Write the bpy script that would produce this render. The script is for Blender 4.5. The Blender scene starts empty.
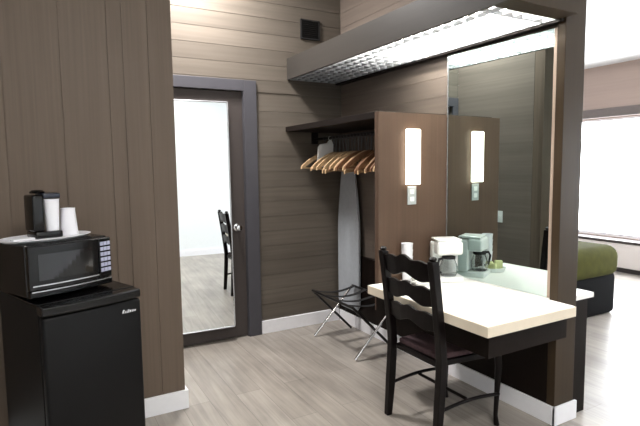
import bpy, bmesh, math, random
from mathutils import Vector, Matrix
random.seed(7)
SC = bpy.context.scene
COL = SC.collection
PI = math.pi

# ------------------------------------------------------------------ materials
def lin(c):
    r = []
    for v in c:
        v /= 255.0
        r.append(v / 12.92 if v <= 0.04045 else ((v + 0.055) / 1.055) ** 2.4)
    return (*r, 1.0)

def mat(name, rgb, rough=0.5, metal=0.0, spec=0.5, emit=None, strength=0.0, coat=0.0, noise=0.0, nscale=30.0):
    m = bpy.data.materials.new(name)
    m.use_nodes = True
    nt = m.node_tree
    b = nt.nodes['Principled BSDF']
    b.inputs['Base Color'].default_value = lin(rgb)
    b.inputs['Roughness'].default_value = rough
    b.inputs['Metallic'].default_value = metal
    b.inputs['Specular IOR Level'].default_value = spec
    if coat:
        b.inputs['Coat Weight'].default_value = coat
        b.inputs['Coat Roughness'].default_value = 0.08
    if emit:
        b.inputs['Emission Color'].default_value = lin(emit)
        b.inputs['Emission Strength'].default_value = strength
    if noise:
        tc = nt.nodes.new('ShaderNodeTexCoord')
        n = nt.nodes.new('ShaderNodeTexNoise'); n.inputs['Scale'].default_value = nscale
        n.inputs['Detail'].default_value = 4
        nt.links.new(tc.outputs['Object'], n.inputs['Vector'])
        hs = nt.nodes.new('ShaderNodeHueSaturation')
        hs.inputs['Color'].default_value = lin(rgb)
        mr = nt.nodes.new('ShaderNodeMapRange')
        mr.inputs[1].default_value = 0.3; mr.inputs[2].default_value = 0.7
        mr.inputs[3].default_value = 1 - noise; mr.inputs[4].default_value = 1 + noise
        nt.links.new(n.outputs['Fac'], mr.inputs[0])
        nt.links.new(mr.outputs[0], hs.inputs['Value'])
        nt.links.new(hs.outputs[0], b.inputs['Base Color'])
    return m

def wood(name, rgb, axis='Z', var=0.16, rough=0.45, plank=None, plank_axis='Z', pvar=0.10, fine=60.0, spec=0.2, grooves=None):
    """streaky wood grain running along one axis, an optional tint per plank and optional grooves"""
    m = bpy.data.materials.new(name)
    m.use_nodes = True
    nt = m.node_tree; N = nt.nodes; L = nt.links
    b = N['Principled BSDF']
    b.inputs['Roughness'].default_value = rough
    b.inputs['Specular IOR Level'].default_value = spec
    geo = N.new('ShaderNodeNewGeometry')
    mp = N.new('ShaderNodeMapping')
    s = {'X': (1.2, fine, fine), 'Y': (fine, 1.2, fine), 'Z': (fine, fine, 1.2)}[axis]
    mp.inputs['Scale'].default_value = s
    L.new(geo.outputs['Position'], mp.inputs['Vector'])
    n1 = N.new('ShaderNodeTexNoise'); n1.inputs['Scale'].default_value = 1.0; n1.inputs['Detail'].default_value = 5
    L.new(mp.outputs[0], n1.inputs['Vector'])
    mp2 = N.new('ShaderNodeMapping')
    s2 = tuple(0.14 * v if v > 2 else 0.6 for v in s)
    mp2.inputs['Scale'].default_value = s2
    L.new(geo.outputs['Position'], mp2.inputs['Vector'])
    n2 = N.new('ShaderNodeTexNoise'); n2.inputs['Scale'].default_value = 1.0; n2.inputs['Detail'].default_value = 3
    L.new(mp2.outputs[0], n2.inputs['Vector'])
    add = N.new('ShaderNodeMath'); add.operation = 'ADD'
    L.new(n1.outputs['Fac'], add.inputs[0]); L.new(n2.outputs['Fac'], add.inputs[1])
    mr = N.new('ShaderNodeMapRange')
    mr.inputs[1].default_value = 0.65; mr.inputs[2].default_value = 1.35
    mr.inputs[3].default_value = 1 - var; mr.inputs[4].default_value = 1 + var
    L.new(add.outputs[0], mr.inputs[0])
    val = mr.outputs[0]
    if plank:
        sep = N.new('ShaderNodeSeparateXYZ'); L.new(geo.outputs['Position'], sep.inputs[0])
        dv = N.new('ShaderNodeMath'); dv.operation = 'DIVIDE'; dv.inputs[1].default_value = plank
        L.new(sep.outputs[plank_axis], dv.inputs[0])
        fl = N.new('ShaderNodeMath'); fl.operation = 'FLOOR'; L.new(dv.outputs[0], fl.inputs[0])
        wn = N.new('ShaderNodeTexWhiteNoise'); wn.noise_dimensions = '1D'
        L.new(fl.outputs[0], wn.inputs['W'])
        mr2 = N.new('ShaderNodeMapRange'); mr2.inputs[3].default_value = 1 - pvar; mr2.inputs[4].default_value = 1 + pvar
        L.new(wn.outputs['Value'], mr2.inputs[0])
        mu = N.new('ShaderNodeMath'); mu.operation = 'MULTIPLY'
        L.new(val, mu.inputs[0]); L.new(mr2.outputs[0], mu.inputs[1])
        val = mu.outputs[0]
    hs = N.new('ShaderNodeHueSaturation'); hs.inputs['Color'].default_value = lin(rgb)
    L.new(val, hs.inputs['Value'])
    L.new(hs.outputs[0], b.inputs['Base Color'])
    return m

def floor_mat():
    m = bpy.data.materials.new('grey_vinyl_planks')
    m.use_nodes = True
    nt = m.node_tree; N = nt.nodes; L = nt.links
    b = N['Principled BSDF']
    b.inputs['Roughness'].default_value = 0.38
    b.inputs['Specular IOR Level'].default_value = 0.6
    geo = N.new('ShaderNodeNewGeometry')
    mp = N.new('ShaderNodeMapping'); mp.inputs['Rotation'].default_value = (0, 0, PI / 2)
    L.new(geo.outputs['Position'], mp.inputs['Vector'])
    br = N.new('ShaderNodeTexBrick')
    br.inputs['Scale'].default_value = 1.0
    br.inputs['Brick Width'].default_value = 1.25; br.inputs['Row Height'].default_value = 0.17
    br.inputs['Mortar Size'].default_value = 0.0016; br.inputs['Mortar Smooth'].default_value = 0.3
    br.inputs['Color1'].default_value = lin((160, 153, 145)); br.inputs['Color2'].default_value = lin((144, 137, 129))
    br.inputs['Mortar'].default_value = lin((116, 110, 104)); br.offset = 0.37
    L.new(mp.outputs[0], br.inputs['Vector'])
    mg = N.new('ShaderNodeMapping'); mg.inputs['Scale'].default_value = (34, 1.6, 1)
    L.new(geo.outputs['Position'], mg.inputs['Vector'])
    n = N.new('ShaderNodeTexNoise'); n.inputs['Scale'].default_value = 1; n.inputs['Detail'].default_value = 6
    n.inputs['Distortion'].default_value = 0.6
    L.new(mg.outputs[0], n.inputs['Vector'])
    mg2 = N.new('ShaderNodeMapping'); mg2.inputs['Scale'].default_value = (6, 2.2, 1)
    L.new(geo.outputs['Position'], mg2.inputs['Vector'])
    n2 = N.new('ShaderNodeTexNoise'); n2.inputs['Scale'].default_value = 1; n2.inputs['Detail'].default_value = 3
    L.new(mg2.outputs[0], n2.inputs['Vector'])
    ad = N.new('ShaderNodeMath'); ad.operation = 'ADD'
    L.new(n.outputs['Fac'], ad.inputs[0]); L.new(n2.outputs['Fac'], ad.inputs[1])
    mr = N.new('ShaderNodeMapRange'); mr.inputs[1].default_value = 0.6; mr.inputs[2].default_value = 1.4
    mr.inputs[3].default_value = 0.62; mr.inputs[4].default_value = 1.28
    L.new(ad.outputs[0], mr.inputs[0])
    hs = N.new('ShaderNodeHueSaturation')
    L.new(br.outputs['Color'], hs.inputs['Color']); L.new(mr.outputs[0], hs.inputs['Value'])
    L.new(hs.outputs[0], b.inputs['Base Color'])
    return m

M = dict(
    back=wood('grey_brown_planks', (95, 88, 80), 'X', var=0.20, plank=0.128, plank_axis='Z', pvar=0.08, fine=45),
    vanity=wood('taupe_planks', (112, 102, 94), 'Y', var=0.16, plank=0.128, plank_axis='Z', pvar=0.06, fine=45),
    panel=wood('brown_panelling', (103, 90, 79), 'Z', var=0.15, fine=70),
    wing=wood('brown_laminate', (88, 70, 58), 'Z', var=0.14, fine=60),
    column=wood('brown_post_wood', (54, 43, 30), 'Z', var=0.14, fine=60),
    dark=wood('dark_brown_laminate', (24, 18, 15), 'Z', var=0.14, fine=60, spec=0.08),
    darkh=wood('dark_brown_edge', (27, 22, 20), 'Y', var=0.14, fine=60, spec=0.15),
    soffit=wood('grey_brown_fascia', (52, 49, 46), 'Y', var=0.10, fine=50),
    door=wood('charcoal_door_paint', (68, 62, 60), 'Z', var=0.06, fine=30),
    casing=wood('blue_grey_casing', (74, 73, 78), 'Z', var=0.05, fine=30),
    chair=mat('espresso_lacquer', (9, 4, 4), 0.38, spec=0.2, coat=0.0, noise=0.10),
    seat=mat('wine_tapestry', (66, 46, 50), 0.85, noise=0.35, nscale=60),
    floor=floor_mat(),
    white=mat('white_trim_paint', (236, 236, 240), 0.45, noise=0.015),
    ceil=mat('ceiling_white', (238, 238, 238), 0.9, noise=0.01),
    wallw=mat('white_wall_paint', (232, 236, 238), 0.85, noise=0.01),
    pink=wood('pale_taupe_planks', (172, 152, 142), 'Y', var=0.06, plank=0.17, plank_axis='Z', pvar=0.03, fine=30),
    counter=mat('cream_laminate', (247, 245, 240), 0.4, noise=0.012),
    edge=mat('cream_edge_band', (222, 210, 190), 0.45, noise=0.02),
    black=mat('black_gloss_plastic', (5, 5, 6), 0.18, spec=0.45, noise=0.02),
    blackm=mat('black_textured_steel', (9, 9, 10), 0.45, spec=0.22, noise=0.10, nscale=300),
    glassb=mat('dark_oven_glass', (6, 7, 9), 0.05, spec=0.7),
    keys=mat('pale_key_print', (170, 172, 196), 0.5),
    silver=mat('silver', (215, 217, 222), 0.25, metal=0.85),
    chrome=mat('chrome', (225, 226, 228), 0.12, metal=1.0),
    dmetal=mat('dark_metal', (48, 46, 46), 0.35, metal=0.7),
    strap=mat('black_webbing', (20, 19, 20), 0.8),
    paper=mat('white_paper', (238, 238, 244), 0.7),
    plastic=mat('white_plastic', (236, 238, 236), 0.35, noise=0.01),
    hwood=mat('maple_hanger_wood', (188, 158, 122), 0.4, noise=0.18, nscale=22),
    hwood2=mat('walnut_hanger_wood', (116, 82, 58), 0.4, noise=0.18, nscale=22),
    iron=mat('grey_board_cover', (166, 171, 177), 0.8, noise=0.05),
    olive=mat('olive_bedspread', (62, 62, 20), 0.95, spec=0.15, noise=0.16, nscale=14),
    bedbase=mat('black_bed_skirt', (4, 4, 5), 0.95, spec=0.1),
    vent=mat('black_vent_metal', (10, 9, 9), 0.7),
    plate=mat('pale_grey_plate', (176, 180, 180), 0.4),
    soap=mat('yellow_green_wrap', (214, 216, 160), 0.6, noise=0.12, nscale=60),
    lid=mat('dark_blue_lid', (36, 42, 56), 0.3),
    sconce=mat('lit_frosted_acrylic', (255, 250, 235), 0.5, emit=(255, 246, 226), strength=4.5),
    tube=mat('fluorescent_tube', (255, 255, 255), 0.5, emit=(255, 250, 240), strength=34.0),
    louver=mat('white_louver', (160, 163, 167), 0.4),
    day=mat('bright_sheer_daylight', (255, 255, 255), 0.9, emit=(246, 250, 255), strength=9.0),
    ac=mat('beige_enamel', (232, 224, 220), 0.5),
    acd=mat('dark_vent_slot', (60, 52, 50), 0.6),
)

def mirror_mat(name, rgb):
    m = bpy.data.materials.new(name); m.use_nodes = True
    b = m.node_tree.nodes['Principled BSDF']
    b.inputs['Base Color'].default_value = lin(rgb)
    b.inputs['Metallic'].default_value = 1.0; b.inputs['Roughness'].default_value = 0.0
    return m
M['mirror'] = mirror_mat('silvered_mirror', (192, 206, 204))
M['dmirror'] = mirror_mat('door_mirror_silver', (240, 244, 244))

def glass_mat(name):
    m = bpy.data.materials.new(name); m.use_nodes = True
    b = m.node_tree.nodes['Principled BSDF']
    b.inputs['Base Color'].default_value = (0.9, 0.92, 0.92, 1)
    b.inputs['Transmission Weight'].default_value = 1.0
    b.inputs['Roughness'].default_value = 0.02; b.inputs['IOR'].default_value = 1.45
    return m
M['glass'] = glass_mat('clear_glass')

# ------------------------------------------------------------------ mesh helpers
def bm_new():
    return bmesh.new()

def box(bm, x0, x1, y0, y1, z0, z1, bev=0.0, seg=2):
    r = bmesh.ops.create_cube(bm, size=1.0)
    vs = r['verts']
    bmesh.ops.scale(bm, vec=(abs(x1 - x0), abs(y1 - y0), abs(z1 - z0)), verts=vs)
    bmesh.ops.translate(bm, vec=((x0 + x1) / 2, (y0 + y1) / 2, (z0 + z1) / 2), verts=vs)
    if bev:
        es = list({e for v in vs for e in v.link_edges})
        bmesh.ops.bevel(bm, geom=es, offset=bev, segments=seg, affect='EDGES', profile=0.5)

def tube(bm, pts, r, seg=10, cap=True):
    """a swept round bar; r is a number or one radius per point"""
    pts = [Vector(p) for p in pts]
    rs = r if isinstance(r, (list, tuple)) else [r] * len(pts)
    rings = []
    up = None
    for i, p in enumerate(pts):
        d = (pts[min(i + 1, len(pts) - 1)] - pts[max(i - 1, 0)]).normalized()
        if up is None:
            up = Vector((0, 0, 1)) if abs(d.z) < 0.9 else Vector((1, 0, 0))
        a = d.cross(up).normalized(); bb = a.cross(d).normalized(); up = bb
        rings.append([bm.verts.new(p + (a * math.cos(2 * PI * k / seg) + bb * math.sin(2 * PI * k / seg)) * rs[i]) for k in range(seg)])
    for i in range(len(rings) - 1):
        for k in range(seg):
            bm.faces.new((rings[i][k], rings[i][(k + 1) % seg], rings[i + 1][(k + 1) % seg], rings[i + 1][k]))
    if cap:
        bm.faces.new(rings[0][::-1]); bm.faces.new(rings[-1])

def lathe(bm, prof, seg=28, c=(0, 0, 0), sx=1.0, sy=1.0):
    rings = []
    for r, z in prof:
        rings.append([bm.verts.new((c[0] + sx * max(r, 1e-4) * math.cos(2 * PI * k / seg), c[1] + sy * max(r, 1e-4) * math.sin(2 * PI * k / seg), c[2] + z)) for k in range(seg)])
    for i in range(len(rings) - 1):
        for k in range(seg):
            bm.faces.new((rings[i][k], rings[i][(k + 1) % seg], rings[i + 1][(k + 1) % seg], rings[i + 1][k]))
    bm.faces.new(rings[0][::-1]); bm.faces.new(rings[-1])

def prism(bm, outline, d0, d1, axes='YZ'):
    """closed 2D outline extruded along the remaining axis"""
    def P(u, v, w):
        return {'YZ': (w, u, v), 'XZ': (u, w, v), 'XY': (u, v, w)}[axes]
    a = [bm.verts.new(P(u, v, d0)) for u, v in outline]
    b = [bm.verts.new(P(u, v, d1)) for u, v in outline]
    n = len(outline)
    bm.faces.new(a[::-1]); bm.faces.new(b)
    for i in range(n):
        bm.faces.new((a[i], a[(i + 1) % n], b[(i + 1) % n], b[i]))

def obj(name, bm, m, parent=None, smooth=None, bevel=0.0):
    bmesh.ops.recalc_face_normals(bm, faces=bm.faces[:])
    me = bpy.data.meshes.new(name)
    bm.to_mesh(me); bm.free()
    me.materials.append(M[m] if isinstance(m, str) else m)
    if smooth is not None:
        for p in me.polygons: p.use_smooth = True
        me.set_sharp_from_angle(angle=math.radians(smooth))
    o = bpy.data.objects.new(name, me)
    COL.objects.link(o)
    if parent: o.parent = parent
    if bevel:
        md = o.modifiers.new('edge', 'BEVEL'); md.width = bevel; md.segments = 2; md.limit_method = 'ANGLE'
    return o

def tag(o, label, cat, group=None, kind=None):
    o['label'] = label; o['category'] = cat
    if group: o['group'] = group
    if kind: o['kind'] = kind
    return o

def thing(name, label, cat, loc=(0, 0, 0), rz=0.0, group=None):
    o = bpy.data.objects.new(name, None); COL.objects.link(o)
    o.empty_display_size = 0.1
    o.location = loc; o.rotation_euler = (0, 0, rz)
    return tag(o, label, cat, group)

def dup(root, loc, rz=0.0):
    r = root.copy(); COL.objects.link(r); r.location = loc; r.rotation_euler = (0, 0, rz)
    for ch in list(root.children):
        c = ch.copy(); COL.objects.link(c); c.parent = r
        for g in ch.children:
            d = g.copy(); COL.objects.link(d); d.parent = c
    return r

def struct(name, bm, m, label, cat, parent=None, bevel=0.0):
    o = obj(name, bm, m, parent, bevel=bevel)
    return tag(o, label, cat, kind='structure')

def bx(*a, **k):
    bm = bm_new(); box(bm, *a, **k); return bm

# ------------------------------------------------------------------ the setting
YB = 3.974          # plank wall behind door and closet
YP = 2.958          # panelled wall behind the fridge
XM = 2.455          # wall that carries the mirror
ZC = 3.2

struct('floor', bx(-2.5, 7.0, -1.45, 6.0, -0.05, 0.0), 'floor', 'grey wood-look vinyl plank floor', 'floor')

bm = bm_new()
v = [bm.verts.new(p) for p in ((-2.5, -1.45, ZC), (2.6, -1.45, ZC), (2.6, 6, ZC), (-2.5, 6, ZC), (7.0, -1.45, 2.78), (7.0, 6, 2.78),
                               (-2.5, -1.45, ZC + .1), (2.6, -1.45, ZC + .1), (2.6, 6, ZC + .1), (-2.5, 6, ZC + .1), (7.0, -1.45, 2.88), (7.0, 6, 2.88))]
for f in ((0, 1, 2, 3), (1, 4, 5, 2), (6, 9, 8, 7), (7, 8, 11, 10), (0, 6, 7, 1), (1, 7, 10, 4), (4, 10, 11, 5), (5, 11, 8, 2), (2, 8, 9, 3), (3, 9, 6, 0)):
    bm.faces.new([v[i] for i in f])
struct('ceiling', bm, 'ceil', 'white sloping ceiling above the bright window wall', 'ceiling')

# horizontal plank wall with shallow grooves; the doorway is left open
DX0, DX1, DZ = 0.80, 1.50, 2.075
bm = bm_new()
z = 0.0; k = 0
while z < ZC:
    z1 = min(z + 0.128, ZC)
    g = 0.0035
    if z1 <= DZ + 0.02:
        box(bm, DX1, XM, YB, YB + 0.06, z + g / 2, z1 - g / 2)
    else:
        zz = max(z, DZ)
        box(bm, 0.70, XM, YB, YB + 0.06, zz + g / 2, z1 - g / 2)
    z = z1
box(bm, DX1, XM, YB + 0.005, YB + 0.07, 0, ZC)
box(bm, 0.70, DX1, YB + 0.005, YB + 0.07, DZ, ZC)
box(bm, 0.58, DX0, YB, YB + 0.07, 0, DZ)
struct('wall_back', bm, 'back', 'grey-brown horizontal plank wall behind the closet', 'wall')

# panelled wall behind the fridge, with its return beside the door
bm = bm_new()
gx = [-2.5, -2.2, -1.9, -1.62, -1.38, -1.1, -0.86, -0.60, -0.36, -0.134, 0.124, 0.354, 0.431, 0.565, 0.70]
for a, b in zip(gx[:-1], gx[1:]):
    box(bm, a + 0.002, b - 0.002, YP, YP + 0.03, 0, ZC)
box(bm, -2.5, 0.698, YP + 0.006, YP + 0.10, 0, ZC)
struct('wall_panelled', bm, 'panel', 'brown vertical panelled wall behind the black fridge', 'wall')
struct('wall_return', bx(0.58, 0.70, YP + 0.101, YB, 0, ZC), 'vanity', 'taupe return wall with a light switch beside the mirrored door', 'wall')
struct('baseboard_panelled', bx(-2.5, 0.715, YP - 0.015, YP, 0, 0.115, bev=0.003), 'white', 'white baseboard under the brown vertical panelling', 'baseboard')
struct('baseboard_return', bx(0.70, 0.715, YP, YB - 0.03, 0, 0.115, bev=0.003), 'white', 'white baseboard on the return wall beside the mirrored door', 'baseboard')
struct('baseboard_back', bx(1.617, 2.404, YB - 0.016, YB, 0, 0.115, bev=0.003), 'white', 'white baseboard under the horizontal planks by the door', 'baseboard')

# wall with the mirror
bm = bm_new()
z = 0.0
while z < ZC:
    z1 = min(z + 0.128, ZC)
    box(bm, XM, XM + 0.06, 1.75, 6.0, z + 0.0015, z1 - 0.0015)
    z = z1
box(bm, XM + 0.003, XM + 0.12, 1.75, 6.0, 0, ZC)
struct('wall_vanity', bm, 'vanity', 'taupe plank partition wall carrying the vanity mirror', 'wall')
struct('trim_column', bx(2.42, 2.587, 1.70, 1.75, 0, ZC, bev=0.003), 'column', 'brown wooden end post of the vanity partition', 'post')
bm = bm_new()
box(bm, 2.405, 2.42, 1.685, YB - 0.017, 0, 0.105, bev=0.002); box(bm, 2.405, 2.602, 1.685, 1.70, 0, 0.105, bev=0.002)
struct('baseboard_vanity', bm, 'white', 'white baseboard around the foot of the brown end post', 'baseboard')
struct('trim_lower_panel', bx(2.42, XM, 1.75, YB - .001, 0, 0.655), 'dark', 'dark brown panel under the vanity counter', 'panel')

# closet divider
struct('wall_closet', (lambda b: (box(b, 1.85, 2.419, 2.56, 2.60, 0.52, 1.785, bev=0.002), box(b, 2.419, XM, 2.56, 2.60, 0.703, 1.785), b)[2])(bm_new()), 'wing', 'brown laminate divider panel carrying the lit sconce', 'partition')

# off-frame shell that the two mirrors and the light need
struct('wall_rear', bx(-2.5, 7.0, -1.45, -1.35, 0, ZC), 'wallw', 'white wall reflected in the door mirror', 'wall')
struct('baseboard_rear', bx(-2.4, 6.8, -1.35, -1.335, 0, 0.11), 'white', 'white baseboard seen low in the door mirror', 'baseboard')
struct('wall_side', bx(-2.6, -2.5, -1.45, 6.0, 0, ZC), 'wallw', 'white side wall beyond the fridge', 'wall')
struct('wall_far', bx(-2.5, 7.0, 5.9, 6.0, 0, ZC), 'wallw', 'white far wall of the bedroom beyond the partition', 'wall')

# window wall
XW = 6.9
WY0, WY1, WZ0, WZ1 = 0.2, 4.75, 0.43, 2.06
bm = bm_new()
box(bm, XW, XW + 0.1, -1.45, WY0, 0, ZC); box(bm, XW, XW + 0.1, WY1, 6.0, 0, ZC)
box(bm, XW, XW + 0.1, WY0, WY1, 0, WZ0); box(bm, XW, XW + 0.1, WY0, WY1, WZ1, ZC)
struct('wall_window', bm, 'pink', 'pale taupe plank wall around the bright window', 'wall')
w = struct('window_1', bx(XW + 0.045, XW + 0.055, WY0 + .03, WY1 - .03, WZ0 + .03, WZ1 - .03), 'day', 'wide sheer-covered window glowing with daylight', 'window')
bm = bm_new()
for a in (WY0 + 0.001, (WY0 + WY1) / 2 - 0.02, WY1 - 0.041):
    box(bm, XW + 0.02, XW + 0.06, a, a + 0.04, WZ0, WZ1)
box(bm, XW + 0.02, XW + 0.06, WY0, WY1, WZ0, WZ0 + 0.04); box(bm, XW + 0.02, XW + 0.06, WY0, WY1, WZ1 - 0.03, WZ1)
obj('window_frame', bm, 'white', w)
tag(obj('curtain_rail', bx(XW - 0.06, XW, 0.05, 4.9, 2.075, 2.20, bev=0.01), mat('grey_valance', (112, 102, 98), 0.7, noise=0.04)),
    'grey valance box running along the top of the window', 'curtain rail')

# ------------------------------------------------------------------ door
d = struct('door_1', bx(DX0 + 0.004, DX1 - 0.004, YB + 0.012, YB + 0.052, 0.012, DZ - 0.006), 'door', 'charcoal door with a full-length mirror', 'door')
dm = bm_new()
mx0, mx1, mz0, mz1 = 0.88, 1.358, 0.13, 1.975
t = 0.028       # hung standing off a little at the foot
yw = 0.028
a = [(mx0, YB + 0.010 - t, mz0), (mx1, YB + 0.010 - t - yw, mz0), (mx1, YB + 0.010 - yw, mz1), (mx0, YB + 0.010, mz1)]
va = [dm.verts.new(p) for p in a]; vb = [dm.verts.new((p[0], YB + 0.012, p[2])) for p in a]
dm.faces.new(va); dm.faces.new(vb[::-1])
for i in range(4): dm.faces.new((va[i], vb[i], vb[(i + 1) % 4], va[(i + 1) % 4]))
obj('mirror', dm, 'dmirror', d)
bm = bm_new()
tube(bm, [(mx1 + .003, YB + 0.008 - t - yw, mz0), (mx1 + .003, YB + 0.008 - yw, mz1)], 0.006, 8)
tube(bm, [(mx0 - .003, YB + 0.008 - t, mz0), (mx0 - .003, YB + 0.008, mz1)], 0.006, 8)
tube(bm, [(mx0, YB + 0.008 - t, mz0 - .003), (mx1, YB + 0.008 - t - yw, mz0 - .003)], 0.006, 8)
tube(bm, [(mx0, YB + 0.008, mz1 + .003), (mx1, YB + 0.008 - yw, mz1 + .003)], 0.006, 8)
obj('mirror_frame', bm, 'silver', d, smooth=40)
bm = bm_new()
def lathe_y(bm, prof, c, seg=20):
    n0 = len(bm.verts)
    lathe(bm, prof, seg)
    bm.verts.ensure_lookup_table()
    R = Matrix.Translation(c) @ Matrix.Rotation(PI / 2, 4, 'X')
    for vv in bm.verts[n0:]: vv.co = R @ vv.co
lathe_y(bm, [(0.032, 0), (0.032, 0.006), (0.012, 0.010), (0.010, 0.03), (0.020, 0.036), (0.027, 0.048), (0.024, 0.062), (0.0, 0.066)], (1.425, YB + 0.012, 0.95))
obj('door_knob', bm, 'chrome', d, smooth=40)
bm = bm_new()
box(bm, DX1, DX1 + 0.114, YB - 0.022, YB, 0, DZ + 0.09, bev=0.003)
box(bm, 0.717, DX1, YB - 0.022, YB, DZ, DZ + 0.09, bev=0.003)
box(bm, DX1 - 0.004, DX1 + 0.0, YB - 0.002, YB + 0.06, 0, DZ)
box(bm, 0.717, DX0, YB - 0.022, YB, 0, DZ, bev=0.003)
struct('trim_door', bm, 'casing', 'blue-grey casing around the mirrored door', 'door casing')

# ------------------------------------------------------------------ wall fittings
vt = thing('wall_vent', 'small square black vent grille high on the plank wall', 'vent', (2.138, YB, 2.64))
obj('backing', bx(-0.085, 0.085, -0.004, 0, -0.075, 0.075), 'vent', vt)
bm = bm_new()
for a in (-0.094, 0.082): box(bm, a, a + 0.012, -0.016, 0, -0.084, 0.084)
for a in (-0.084, 0.072): box(bm, -0.082, 0.082, -0.016, 0, a, a + 0.012)
obj('frame', bm, 'vent', vt)
bm = bm_new()
for k in range(9):
    zz = -0.066 + k * 0.0165
    n0 = len(bm.verts); box(bm, -0.082, 0.082, -0.0015, 0.0015, -0.007, 0.007)
    bm.verts.ensure_lookup_table()
    R = Matrix.Translation((0, -0.010, zz)) @ Matrix.Rotation(math.radians(38), 4, 'X')
    for vv in bm.verts[n0:]: vv.co = R @ vv.co
obj('louvers', bm, 'vent', vt)

sw = thing('light_switch', 'small white wall switch seen in the vanity mirror beside the post', 'light switch', (0.70, 3.41, 0.92))
obj('cover_plate', bx(0, 0.006, -0.036, 0.036, -0.058, 0.058, bev=0.002), 'plastic', sw)
obj('toggle', bx(0.006, 0.020, -0.006, 0.006, -0.012, 0.012, bev=0.002), 'plastic', sw)

sc_ = thing('wall_sconce', 'lit rectangular white sconce on the brown divider panel', 'wall light', (2.112, 2.56, 1.504))
obj('diffuser', bx(-0.054, 0.054, -0.030, -0.008, -0.177, 0.177, bev=0.004), 'sconce', sc_)
obj('back_plate', bx(-0.047, 0.047, -0.008, 0, -0.165, 0.17), 'silver', sc_)
ol = thing('power_outlet', 'pale grey outlet plate just below the sconce', 'outlet', (2.114, 2.56, 1.255))
obj('cover_plate', bx(-0.036, 0.036, -0.007, 0, -0.06, 0.06, bev=0.002), 'plate', ol)
bm = bm_new()
for zz in (-0.024, 0.024): box(bm, -0.017, 0.017, -0.010, -0.007, zz - 0.015, zz + 0.015, bev=0.002)
obj('socket', bm, 'plastic', ol)

# ------------------------------------------------------------------ light soffit
SX, SZ0, SZ1 = 1.909, 2.196, 2.375
so = thing('light_soffit', 'long boxed wooden light soffit with white louver above the vanity', 'light soffit', (0, 0, 0))
obj('fascia', bx(SX, SX + 0.02, 1.62, YB - .001, SZ0, SZ1), 'soffit', so)
obj('top_board', bx(SX + 0.02, XM - .001, 1.64, YB - .001, SZ1 - 0.02, SZ1), 'soffit', so)
bm = bm_new()
box(bm, SX + 0.02, 2.40, 1.62, 1.64, SZ0, SZ1)
box(bm, SX + 0.02, 2.40, 1.64, 1.735, SZ0, SZ0 + 0.02)
obj('end_board', bm, 'column', so)
obj('rear_rail', bx(2.395, XM - .001, 1.71, YB - .001, SZ0 - 0.012, SZ0 + 0.03), 'darkh', so)
obj('reflector', bx(SX + 0.02, 2.44, 1.74, 2.90, SZ1 - 0.026, SZ1 - 0.02), 'louver', so)
bm = bm_new()
lx0, lx1, ly0, ly1 = SX + 0.021, 2.394, 1.736, YB - 0.002
n = 7
for k in range(n):
    x = lx0 + (lx1 - lx0 - 0.004) * k / (n - 1)
    box(bm, x, x + 0.004, ly0, ly1, SZ0 + 0.001, SZ0 + 0.022)
n = 27
for k in range(n):
    y = ly0 + (ly1 - ly0 - 0.004) * k / (n - 1)
    box(bm, lx0, lx1, y, y + 0.004, SZ0 + 0.001, SZ0 + 0.022)
obj('louver_grille', bm, 'louver', so)
for x in (2.01, 2.16, 2.31):
    for y0, y1 in ((1.78, 2.30), (2.34, 2.86)):
        bm = bm_new(); tube(bm, [(x, y0, 2.30), (x, y1, 2.30)], 0.016, 12)
        obj('fluorescent_tube', bm, 'tube', so, smooth=40)

# ------------------------------------------------------------------ vanity mirror
mr_ = thing('vanity_mirror', 'large frameless vanity mirror above the cream counter', 'mirror', (2.432, 2.15, 0.706), math.radians(2.0))
obj('mirror_glass', bx(-0.006, 0.006, -0.372, 0.395, 0.0, 1.462), 'mirror', mr_)
obj('side_trim', bx(-0.012, 0.010, -0.398, -0.373, 0.0, 1.462, bev=0.002), mat('pinkish_trim', (158, 140, 126), 0.5), mr_)
obj('edge_trim', bx(-0.008, 0.010, 0.396, 0.404, 0.0, 1.462), 'silver', mr_)

# ------------------------------------------------------------------ vanity counter
vc = thing('vanity_counter', 'cream vanity counter with dark apron under the mirror', 'counter', (0, 0, 0))
obj('counter_top', bx(1.773, 2.419, 1.596, 2.559, 0.662, 0.703, bev=0.004), 'counter', vc)
bm = bm_new()
box(bm, 1.765, 1.773, 1.588, 2.559, 0.648, 0.701, bev=0.002)
box(bm, 1.773, 2.419, 1.588, 1.596, 0.648, 0.701, bev=0.002)
obj('edge_band', bm, 'edge', vc)
bm = bm_new()
box(bm, 1.83, 1.85, 1.64, 2.559, 0.52, 0.6615); box(bm, 1.85, 2.419, 1.64, 1.66, 0.52, 0.6615)
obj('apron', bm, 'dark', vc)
obj('rear_ledge', bx(2.42, 2.454, 1.751, 2.559, 0.656, 0.703), 'counter', vc)

# ------------------------------------------------------------------ closet
sh = thing('closet_shelf', 'dark wooden closet shelf above the row of wooden hangers', 'shelf', (0, 0, 0))
obj('shelf_board', bx(1.885, XM - .002, 2.602, YB - .002, 1.752, 1.795, bev=0.002), 'darkh', sh)
rd = thing('closet_rod', 'dark metal hanging rod under the dark closet shelf', 'closet rod', (0, 0, 0))
bm = bm_new(); tube(bm, [(2.17, 2.601, 1.69), (2.17, YB - .001, 1.69)], 0.013, 12)
obj('rod', bm, 'dmetal', rd, smooth=40)
for y in (2.601, YB - 0.013):
    obj('rod_bracket', bx(2.14, 2.20, y, y + 0.012, 1.65, 1.751), 'dmetal', rd)

def arc(cx, cz, r, a0, a1, n):
    return [(cx + r * math.cos(math.radians(a0 + (a1 - a0) * i / n)), cz + r * math.sin(math.radians(a0 + (a1 - a0) * i / n))) for i in range(n + 1)]

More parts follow.
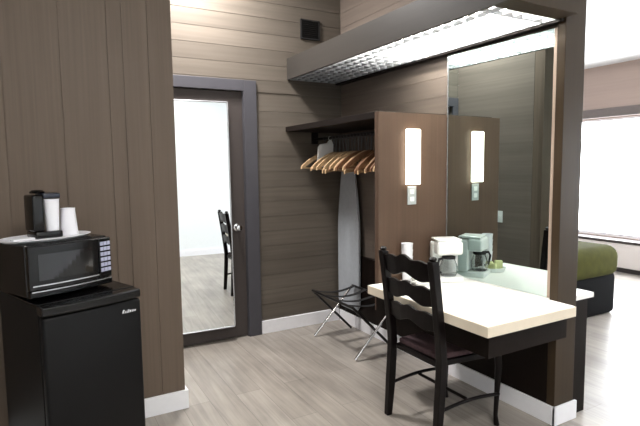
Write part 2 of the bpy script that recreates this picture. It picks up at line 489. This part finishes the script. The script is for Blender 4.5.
def make_hanger(wm):
    t = thing('clothes_hanger', 'wooden clothes hanger with metal ring on the crowded closet rod', 'clothes hanger', (0, 0, 0), 0, 'wooden hangers on the closet rod')
    up = [(0.0, -0.120), (0.03, -0.123), (0.08, -0.146), (0.14, -0.185), (0.19, -0.228), (0.212, -0.252)]
    lo = [(0.214, -0.276), (0.19, -0.264), (0.14, -0.224), (0.08, -0.184), (0.03, -0.163), (0.0, -0.158)]
    half = up + lo
    outline = [(u, v) for u, v in up] + lo + [(-u, v) for u, v in lo[::-1][1:]] + [(-u, v) for u, v in up[::-1][:-1]]
    bm = bm_new(); prism(bm, outline, -0.009, 0.009, 'XZ')
    obj('shoulder', bm, wm, t)
    bm = bm_new(); tube(bm, [(-0.195, 0, -0.263), (0.195, 0, -0.263)], 0.0065, 8)
    obj('trouser_bar', bm, wm, t, smooth=40)
    bm = bm_new()
    tube(bm, [(x, 0, z) for x, z in arc(0, 0, 0.0165, -90, 270, 16)], 0.0022, 6)
    tube(bm, [(0, 0, -0.0165), (0, 0, -0.124)], 0.0045, 6)
    obj('ring', bm, mat('grey_hanger_pin', (92, 92, 94), 0.4, metal=0.4) if 'grey_hanger_pin' not in bpy.data.materials else bpy.data.materials['grey_hanger_pin'], t, smooth=60)
    return t
h1 = make_hanger('hwood'); h2 = make_hanger('hwood2')
ys = [2.675 + 0.0455 * k for k in range(22)] + [3.785]
first = {0: True, 1: True}
for i, y in enumerate(ys):
    s = 1 if i in (0, 1, 3, 4, 6, 8, 9, 12, 15) else 0
    src = h2 if s else h1
    rz = math.radians(random.uniform(-3.0, 3.0)); y += random.uniform(-.006, .006)
    if first[s]:
        first[s] = False
        src.location = (2.17, y, 1.6878); src.rotation_euler = (0, 0, rz)
    else:
        h = dup(src, (2.17, y, 1.6878), rz)
        h.rotation_euler.y = math.radians(random.uniform(-7, 7))

lb = thing('hanging_laundry_bag', 'small white plastic laundry bag hung among the wooden hangers', 'laundry bag', (2.17, 3.695, 1.6875))
bm = bm_new()
prof = [(-0.012, 0.0), (0.012, 0.0), (0.025, -0.03), (0.035, -0.05), (0.045, -0.21), (0.02, -0.235), (-0.10, -0.225), (-0.13, -0.20), (-0.12, -0.06), (-0.10, -0.035), (-0.03, -0.025)]
prism(bm, [(u, v - 0.016) for u, v in prof], -0.008, 0.008, 'XZ')
obj('bag_body', bm, 'plastic', lb, bevel=0.005)
bm = bm_new(); tube(bm, [(x, 0, z) for x, z in arc(0, 0, 0.0165, -90, 270, 16)], 0.002, 6)
obj('loop', bm, 'plastic', lb)

# ironing board hung upright on the closet wall
ib = thing('ironing_board', 'grey ironing board standing upright in the closet corner', 'ironing board', (2.395, 3.765, 0.0))
out = []
for i in range(25):
    z = 0.16 + 1.32 * i / 24
    f = (z - 0.16) / 1.32
    wd = 0.172 if f < 0.55 else 0.172 - 0.082 * ((f - 0.55) / 0.45) ** 1.4
    if i == 0: wd = 0.12
    out.append((wd, z))
cap = [(0.09 * math.cos(a), 1.48 + 0.07 * math.sin(a)) for a in [PI * k / 10 for k in range(1, 10)]]
outline = [(w_, z) for w_, z in out] + cap + [(-w_, z) for w_, z in out[::-1]]
bm = bm_new(); prism(bm, outline, -0.012, 0.012, 'YZ')
obj('padded_board', bm, 'iron', ib, bevel=0.006)
bm = bm_new()
tube(bm, [(0.026, -0.10, 0.06), (0.026, 0.07, 1.15)], 0.010, 8)
tube(bm, [(0.026, 0.10, 0.06), (0.026, -0.07, 1.15)], 0.010, 8)
tube(bm, [(0.026, -0.13, 0.011), (0.026, -0.10, 0.06)], 0.010, 8)
tube(bm, [(0.026, 0.13, 0.011), (0.026, 0.10, 0.06)], 0.010, 8)
obj('folded_legs', bm, 'dmetal', ib, smooth=40)
bm = bm_new()
tube(bm, [(0.026, -0.19, 0.011), (0.026, 0.17, 0.011)], 0.011, 8)
obj('foot', bm, 'strap', ib, smooth=40)

# folding luggage rack
lr = thing('luggage_rack', 'folding luggage rack with chrome legs and black straps in the closet', 'luggage rack', (0, 0, 0))
rx0, rx1, ry0, ry1, rz_ = 1.975, 2.36, 3.03, 3.66, 0.40
for y in (ry0, ry1):
    o_ = 0.012
    bm = bm_new(); tube(bm, [(rx0, y, 0.011), (rx1, y, rz_)], 0.0105, 10)
    l_ = obj('leg', bm, 'chrome', lr, smooth=40); l_['label'] = 'chrome leg'
    bm = bm_new(); tube(bm, [(rx1, y + 0.024, 0.011), (rx0, y + 0.024, rz_)], 0.0105, 10)
    l_ = obj('leg', bm, 'dmetal', lr, smooth=40); l_['label'] = 'dark metal leg'
for x, dy in ((rx0, 0.024), (rx1, 0.0)):
    bm = bm_new(); tube(bm, [(x, ry0 + dy, rz_), (x, ry1 + dy, rz_)], 0.0105, 10)
    obj('top_rail', bm, 'dmetal', lr, smooth=40)
for y in (3.10, 3.27, 3.44, 3.61):
    bm = bm_new()
    pts = [(rx0 + (rx1 - rx0) * k / 10, rz_ + 0.012 - 0.030 * math.sin(PI * k / 10)) for k in range(11)]
    prism(bm, pts + [(u, v - 0.004) for u, v in pts[::-1]], y - 0.02, y + 0.02, 'XZ')
    obj('strap', bm, 'strap', lr)

# ------------------------------------------------------------------ fridge
fr = thing('mini_fridge', 'black compact refrigerator on the floor under the microwave', 'mini fridge', (0.0896, 2.571, 0), math.radians(20))
W, D = 0.425, 0.52
y0 = -D / 2
obj('cabinet', bx(-W / 2 + .002, W / 2 - .002, y0 + 0.05, D / 2, 0.02, 0.893, bev=0.006), 'blackm', fr)
fd = obj('door', bx(-W / 2, W / 2, y0, y0 + 0.044, 0.055, 0.853, bev=0.012, seg=3), 'blackm', fr, smooth=40)
bm = bm_new()
pts = []
for k in range(15):
    u = -1 + 2 * k / 14
    pts.append((u * (W / 2 + .001), y0 - 0.014 * (1 - u * u) - 0.002))
prism(bm, pts + [(W / 2 + .001, y0 + 0.06), (-W / 2 - .001, y0 + 0.06)], 0.859, 0.898, 'XY')
obj('top_trim', bm, 'black', fr, bevel=0.007)
obj('top_panel', bx(-W / 2, W / 2, y0 + 0.061, D / 2, 0.8935, 0.900, bev=0.002), 'black', fr)
bm = bm_new()
for k, hgt in enumerate((0.017, 0.011, 0.015, 0.011, 0.011, 0.009)):
    x = 0.118 + k * 0.0115
    n0 = len(bm.verts); box(bm, x, x + 0.008, y0 - 0.0025, y0 - 0.0002, 0.798, 0.798 + hgt)
    bm.verts.ensure_lookup_table()
    for vv in bm.verts[n0:]: vv.co.x += (vv.co.z - 0.798) * 0.35
bm2 = obj('badge', bm, 'silver', fd); bm2['label'] = 'small silver slanted maker badge'
for sx in (-1, 1):
    for sy in (-1, 1):
        bm = bm_new(); lathe(bm, [(0.016, 0), (0.016, 0.02)], 14, (sx * 0.17, sy * 0.15 + 0.03, 0)); obj('foot', bm, 'black', fr)

# ------------------------------------------------------------------ microwave
mw = thing('microwave', 'black countertop microwave on top of the mini fridge', 'microwave', (0.0354, 2.60, 0.900), math.radians(26))
W, D, H = 0.372, 0.33, 0.237
y0 = -D / 2
obj('casing', bx(-W / 2, W / 2, y0 + 0.03, D / 2, 0.012, H, bev=0.006), 'black', mw)
def bow(x0, x1, z0, z1, dep, extra=0.0):
    bm = bm_new(); pts = []
    for k in range(13):
        x = x0 + (x1 - x0) * k / 12
        u = x / (W / 2)
        pts.append((x, y0 - 0.016 * (1 - u * u) - extra))
    prism(bm, pts + [(x1, y0 + dep), (x0, y0 + dep)], z0, z1, 'XY')
    return bm
md = obj('door', bow(-W / 2, 0.118, 0.045, H - 0.004, 0.028), 'black', mw, bevel=0.004)
obj('window', bow(-W / 2 + 0.035, 0.085, 0.085, H - 0.04, 0.0, 0.0012), 'glassb', md)
obj('door_trim', bow(-W / 2 + 0.01, 0.115, 0.062, 0.067, 0.0, 0.003), 'silver', md)
cp = obj('control_panel', bow(0.121, W / 2, 0.045, H - 0.004, 0.028), 'black', mw, bevel=0.004)
bm = bm_new()
for r in range(6):
    for c in range(3):
        x = 0.128 + c * 0.0185; zz = 0.075 + r * 0.0245
        u = (x + 0.006) / (W / 2)
        yy = y0 - 0.016 * (1 - u * u)
        box(bm, x, x + 0.0145, yy - 0.003, yy + 0.004, zz, zz + 0.017)
obj('buttons', bm, 'keys', cp)
obj('lower_trim', bow(-W / 2, W / 2, 0.014, 0.041, 0.028, 0.002), 'black', mw, bevel=0.004)
obj('chrome_line', bow(-W / 2 + .004, W / 2 - .004, 0.0385, 0.0425, 0.0, 0.0045), 'silver', mw)
for sx in (-1, 1):
    for sy in (-1, 1):
        bm = bm_new(); lathe(bm, [(0.013, 0), (0.013, 0.013)], 12, (sx * 0.15, sy * 0.095 + 0.02, 0)); obj('foot', bm, 'black', mw)

# tray, brewer and cups on the microwave
ZT = 0.900 + H
ty = tag(obj('serving_tray', (lambda b: (lathe(b, [(0.0, 0.0), (0.150, 0.0), (0.172, 0.010), (0.176, 0.012), (0.172, 0.014), (0.148, 0.005), (0.0, 0.005)], 40, (0, 0, 0), 1.16, 0.72), b)[1])(bm_new()), 'paper', smooth=50),
         'oval white tray on top of the black microwave', 'tray')
ty.location = (0.01, 2.585, ZT + 0.0005); ty.rotation_euler = (0, 0, math.radians(26))
ZT += 0.0062
cm = thing('coffee_pod_brewer', 'small black pod coffee brewer on the tray over the microwave', 'coffee brewer', (0.006, 2.61, ZT), math.radians(20))
obj('base', bx(-0.055, 0.06, -0.055, 0.06, 0, 0.03, bev=0.006), 'black', cm, smooth=40)
obj('column', bx(-0.060, -0.012, -0.05, 0.062, 0.030, 0.196, bev=0.010, seg=3), 'black', cm, smooth=40)
hd = obj('brew_head', bx(-0.0115, 0.062, -0.045, 0.06, 0.178, 0.202, bev=0.006), 'lid', cm, smooth=40)
bm = bm_new(); lathe(bm, [(0.030, 0), (0.032, 0.006), (0.022, 0.014), (0.0, 0.016)], 24, (-0.018, 0.01, 0.202)); obj('top_knob', bm, 'black', cm, smooth=40)
def cup(name, label, loc, r0, r1, h, cat='cup', n=1):
    t = thing(name, label, cat, loc)
    bm = bm_new()
    prof = [(0.0, 0.0), (r0, 0.0), (r1, h), (r1 - 0.002, h), (r0 - 0.002, 0.004), (0.0, 0.004)]
    lathe(bm, prof, 28); obj('cup_wall', bm, 'paper', t, smooth=40)
    bm = bm_new(); tube(bm, [(r1 * math.cos(2 * PI * k / 24), r1 * math.sin(2 * PI * k / 24), h) for k in range(25)], 0.0022, 6)
    obj('rim', bm, 'paper', t, smooth=60)
    return t
R = Matrix.Rotation(math.radians(20), 3, 'Z')
p = Vector((0.006, 2.61, ZT)) + R @ Vector((0.028, -0.022, 0.031))
cup('paper_cup', 'tall white paper cup standing on the black coffee brewer', p, 0.027, 0.033, 0.142)
p = Vector((0.006, 2.61, ZT)) + R @ Vector((0.105, -0.01, 0))
cup('foam_cup', 'white cup upside down beside the black coffee brewer', p, 0.040, 0.030, 0.125)
nk = tag(obj('napkin_packet', bx(-0.045, 0.045, -0.022, 0.022, 0, 0.010, bev=0.003), 'paper'), 'flat white packet at the front edge of the tray', 'packet')
nk.location = (-0.08, 2.52, ZT + 0.001); nk.rotation_euler = (0, 0, math.radians(24))

# ------------------------------------------------------------------ things on the counter
ZK = 0.7035
km = thing('coffee_maker', 'white four-cup coffee maker at the mirror end of the counter', 'coffee maker', (2.292, 2.42, ZK), math.radians(-24))
km.scale = (1.02, 1.0, 1.2)
obj('base', bx(-0.085, 0.085, -0.10, 0.085, 0, 0.028, bev=0.006), 'plastic', km, smooth=40)
obj('water_tank', bx(-0.085, 0.085, 0.010, 0.085, 0.028, 0.205, bev=0.012, seg=3), 'plastic', km, smooth=40)
obj('brew_basket', bx(-0.083, 0.083, -0.085, 0.012, 0.142, 0.215, bev=0.016, seg=3), 'plastic', km, smooth=40)
obj('lid', bx(-0.078, 0.078, -0.07, 0.078, 0.2155, 0.226, bev=0.004), 'plastic', km, smooth=40)
cf = obj('carafe', (lambda b: (lathe(b, [(0.0, 0.0), (0.045, 0.0), (0.056, 0.02), (0.056, 0.05), (0.040, 0.085), (0.038, 0.092), (0.036, 0.092), (0.038, 0.083), (0.053, 0.05), (0.053, 0.02), (0.043, 0.003), (0.0, 0.003)], 28, (0, -0.045, 0.029)), b)[1])(bm_new()), 'glass', km, smooth=50)
bm = bm_new(); lathe(bm, [(0.0, 0.0), (0.042, 0.0), (0.042, 0.012), (0.0, 0.016)], 24, (0, -0.045, 0.1215)); obj('carafe_lid', bm, 'strap', cf, smooth=40)
bm = bm_new(); tube(bm, [(-0.042, -0.06, 0.125), (-0.075, -0.085, 0.125), (-0.085, -0.095, 0.105), (-0.075, -0.085, 0.055), (-0.057, -0.065, 0.050)], 0.007, 8)
obj('carafe_handle', bm, 'strap', cf, smooth=40)

ks = thing('cup_stack', 'tall stack of pale cups at the divider end of the vanity counter', 'cups', (2.035, 2.505, ZK))
for q in range(4):
    bm = bm_new(); zq = q * 0.042
    lathe(bm, [(0.0, zq), (0.028, zq), (0.037, zq + 0.12), (0.039, zq + 0.123), (0.035, zq + 0.12), (0.026, zq + 0.004), (0.0, zq + 0.004)], 28)
    obj('stacked_cup', bm, 'paper', ks, smooth=40)
sp = thing('soap_dish', 'low tray of yellow-green wrapped toiletries on the counter behind the chair', 'toiletries tray', (2.09, 2.40, ZK), math.radians(15))
sp.scale = (1.0, 1.0, 2.2)
obj('dish', (lambda b: (lathe(b, [(0.0, 0.0), (0.07, 0.0), (0.085, 0.012), (0.083, 0.014), (0.068, 0.004), (0.0, 0.004)], 32, (0, 0, 0), 1.0, 0.75), b)[1])(bm_new()), 'plastic', sp, smooth=40)
for q, (x, y, a, hh) in enumerate(((-0.035, 0.0, 20, 0.03), (0.02, 0.02, -30, 0.026), (0.03, -0.022, 60, 0.024))):
    o_ = obj('wrapped_soap', bx(-0.026, 0.026, -0.016, 0.016, 0, hh, bev=0.006, seg=3), 'soap', sp, smooth=40)
    o_.location = (x, y, 0.0045); o_.rotation_euler = (0, 0, math.radians(a))

# ------------------------------------------------------------------ ladder-back chair (its front faces +X)
ch = thing('ladder_back_chair', 'dark ladder-back chair with carved slats pulled up to the vanity counter', 'chair', (1.735, 2.062, 0), 0)
def post_x(z):
    if z < 0.45: return -0.030 * (1 - z / 0.45) ** 1.3
    return -0.060 * ((z - 0.45) / 0.5) ** 1.2
HW = 0.204
for sy in (-1, 1):
    bm = bm_new()
    zs = [0, 0.1, 0.2, 0.3, 0.4, 0.45, 0.5, 0.6, 0.7, 0.8, 0.9, 0.975]
    prev = None
    for i, zz in enumerate(zs):
        x = post_x(zz); hw = 0.021 if zz > 0.2 else 0.017 + 0.004 * zz / 0.2
        ring = [bm.verts.new((x + a * hw * 1.05, sy * HW + b * hw, zz)) for a, b in ((-1, -1), (1, -1), (1, 1), (-1, 1))]
        if prev:
            for k in range(4): bm.faces.new((prev[k], prev[(k + 1) % 4], ring[(k + 1) % 4], ring[k]))
        else: bm.faces.new(ring[::-1])
        prev = ring
    bm.faces.new(prev)
    po = obj('rear_post', bm, 'chair', ch, bevel=0.005)
    bm = bm_new(); lathe(bm, [(0.012, 0), (0.019, 0.006), (0.020, 0.014), (0.012, 0.022), (0.0, 0.024)], 16, (post_x(0.975), sy * HW, 0.975))
    obj('finial', bm, 'chair', po, smooth=40)
def slat(zc, hgt, crest):
    bm = bm_new(); n = 28
    top = []; bot = []
    w = HW - 0.016
    for k in range(n + 1):
        u = -1 + 2 * k / n
        bump = math.exp(-(u / 0.26) ** 2)
        ear = 0.5 * (1 + math.cos(PI * min(1, abs(abs(u) - 0.62) / 0.36)))
        t_ = hgt * 0.5 + (0.030 if crest else 0.022) * bump + 0.012 * ear - 0.004
        b_ = -hgt * 0.5 + 0.022 * bump - 0.010 * ear
        top.append((u * w, zc + t_)); bot.append((u * w, zc + b_))
    x = post_x(zc)
    prism(bm, top + bot[::-1], x - 0.010, x + 0.008, 'YZ')
    for vv in bm.verts:
        vv.co.x += post_x(vv.co.z) - x - 0.018 * (1 - (vv.co.y / w) ** 2)
    return bm
obj('crest_rail', slat(0.912, 0.096, True), 'chair', ch, bevel=0.003)
obj('back_slat', slat(0.780, 0.090, False), 'chair', ch, bevel=0.003)
obj('back_slat', slat(0.648, 0.084, False), 'chair', ch, bevel=0.003)
bm = bm_new()
prism(bm, [(-0.002, -0.168), (0.425, -0.220), (0.44, -0.205), (0.44, 0.205), (0.425, 0.220), (-0.002, 0.168)], 0.405, 0.437, 'XY')
obj('seat_frame', bm, 'chair', ch, bevel=0.006)
bm = bm_new()
prism(bm, [(0.012, -0.160), (0.410, -0.203), (0.423, -0.19), (0.423, 0.19), (0.410, 0.203), (0.012, 0.160)], 0.4375, 0.468, 'XY')
obj('seat_cushion', bm, 'seat', ch, bevel=0.014)
for sy in (-1, 1):
    bm = bm_new()
    tube(bm, [(0.417, sy * 0.200, 0.404), (0.421, sy * 0.202, 0.34), (0.415, sy * 0.200, 0.2), (0.409, sy * 0.198, 0.06), (0.417, sy * 0.200, 0.0)], [0.020, 0.019, 0.015, 0.012, 0.016], 12)
    obj('front_leg', bm, 'chair', ch, smooth=40)
    bm = bm_new()
    pts = []
    for k in range(13):
        u = k / 12
        pts.append((-0.02 + 0.435 * u, sy * (HW + 0.008 * u), 0.185 + 0.018 * math.sin(PI * u)))
    tube(bm, pts, 0.0095, 10)
    obj('side_stretcher', bm, 'chair', ch, smooth=40)
bm = bm_new(); tube(bm, [(0.19, -0.188, 0.203), (0.19, 0.188, 0.203)], 0.0095, 10)
obj('cross_stretcher', bm, 'chair', ch, smooth=40)

# ------------------------------------------------------------------ beyond the partition
dk = thing('dresser', 'dark dresser with cream top behind the brown end post', 'dresser', (0, 0, 0))
obj('dresser_top', bx(2.576, 2.77, 1.712, 3.0, 0.675, 0.705, bev=0.004), 'counter', dk)
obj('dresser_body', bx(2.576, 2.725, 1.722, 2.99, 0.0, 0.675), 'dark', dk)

bd = thing('bed', 'bed with olive green bedspread and black base near the window', 'bed', (4.05, 3.75, 0))
bm = bm_new(); box(bm, -0.80, 0.80, -1.02, 1.05, 0.36, 0.665, bev=0.11, seg=5)
obj('bedspread', bm, 'olive', bd, smooth=60)
bm = bm_new(); box(bm, -0.77, 0.77, -0.99, 1.03, 0.0, 0.40, bev=0.05, seg=4)
obj('bed_base', bm, 'bedbase', bd, smooth=60)

ac = thing('air_conditioner', 'long beige air conditioner under the bright window', 'air conditioner', (6.78, 3.2, 0))
obj('case', bx(-0.12, 0.115, -1.3, 1.6, 0.06, 0.385, bev=0.01), 'ac', ac)
obj('top_grille', bx(-0.125, 0.115, -1.29, 1.59, 0.386, 0.418), 'acd', ac)
obj('plinth', bx(-0.10, 0.115, -1.3, 1.6, 0, 0.06), 'acd', ac)

# ------------------------------------------------------------------ light
def area(name, loc, rot, sx, sy, power, col=(1, 1, 1)):
    l = bpy.data.lights.new(name, 'AREA'); l.shape = 'RECTANGLE'; l.size = sx; l.size_y = sy; l.energy = power; l.color = col
    o = bpy.data.objects.new(name, l); COL.objects.link(o); o.location = loc; o.rotation_euler = rot
    return o
# unseen fill light added above and behind the camera to brighten the room
area('room_fill_light', (0.6, -0.5, 3.1), (0, 0, 0), 0.9, 0.9, 42, (1.0, 0.95, 0.88))
area('back_wall_fill_light', (1.05, 3.55, 3.17), (0, 0, 0), 0.35, 0.35, 50, (1.0, 0.97, 0.95))  # unseen light added to brighten the upper part of the back wall

wd = bpy.data.worlds.new('World'); SC.world = wd; wd.use_nodes = True
wd.node_tree.nodes['Background'].inputs['Color'].default_value = (0.8, 0.9, 1.0, 1)
wd.node_tree.nodes['Background'].inputs['Strength'].default_value = 1.0

# ------------------------------------------------------------------ camera
right = Vector((0.87260374, -0.48826339, -0.01271087))
down = Vector((-0.056247, -0.07460332, -0.99562574))
fwd = Vector((0.48517933, 0.8695017, -0.09256248))
cam = bpy.data.cameras.new('camera'); co = bpy.data.objects.new('camera', cam); COL.objects.link(co)
mw_ = Matrix((right, -down, -fwd)).transposed().to_4x4()
mw_.translation = (0, 0, 1.45)
co.matrix_world = mw_
cam.sensor_width = 36; cam.lens = 500.254 / 640 * 36
cam.clip_start = 0.05
SC.camera = co

SC.view_settings.view_transform = 'Standard'
SC.view_settings.look = 'None'
SC.view_settings.exposure = 0.95
SC.view_settings.gamma = 1.0
SC.view_settings.use_curve_mapping = False
SC.cycles.use_denoising = True
SC.cycles.max_bounces = 10
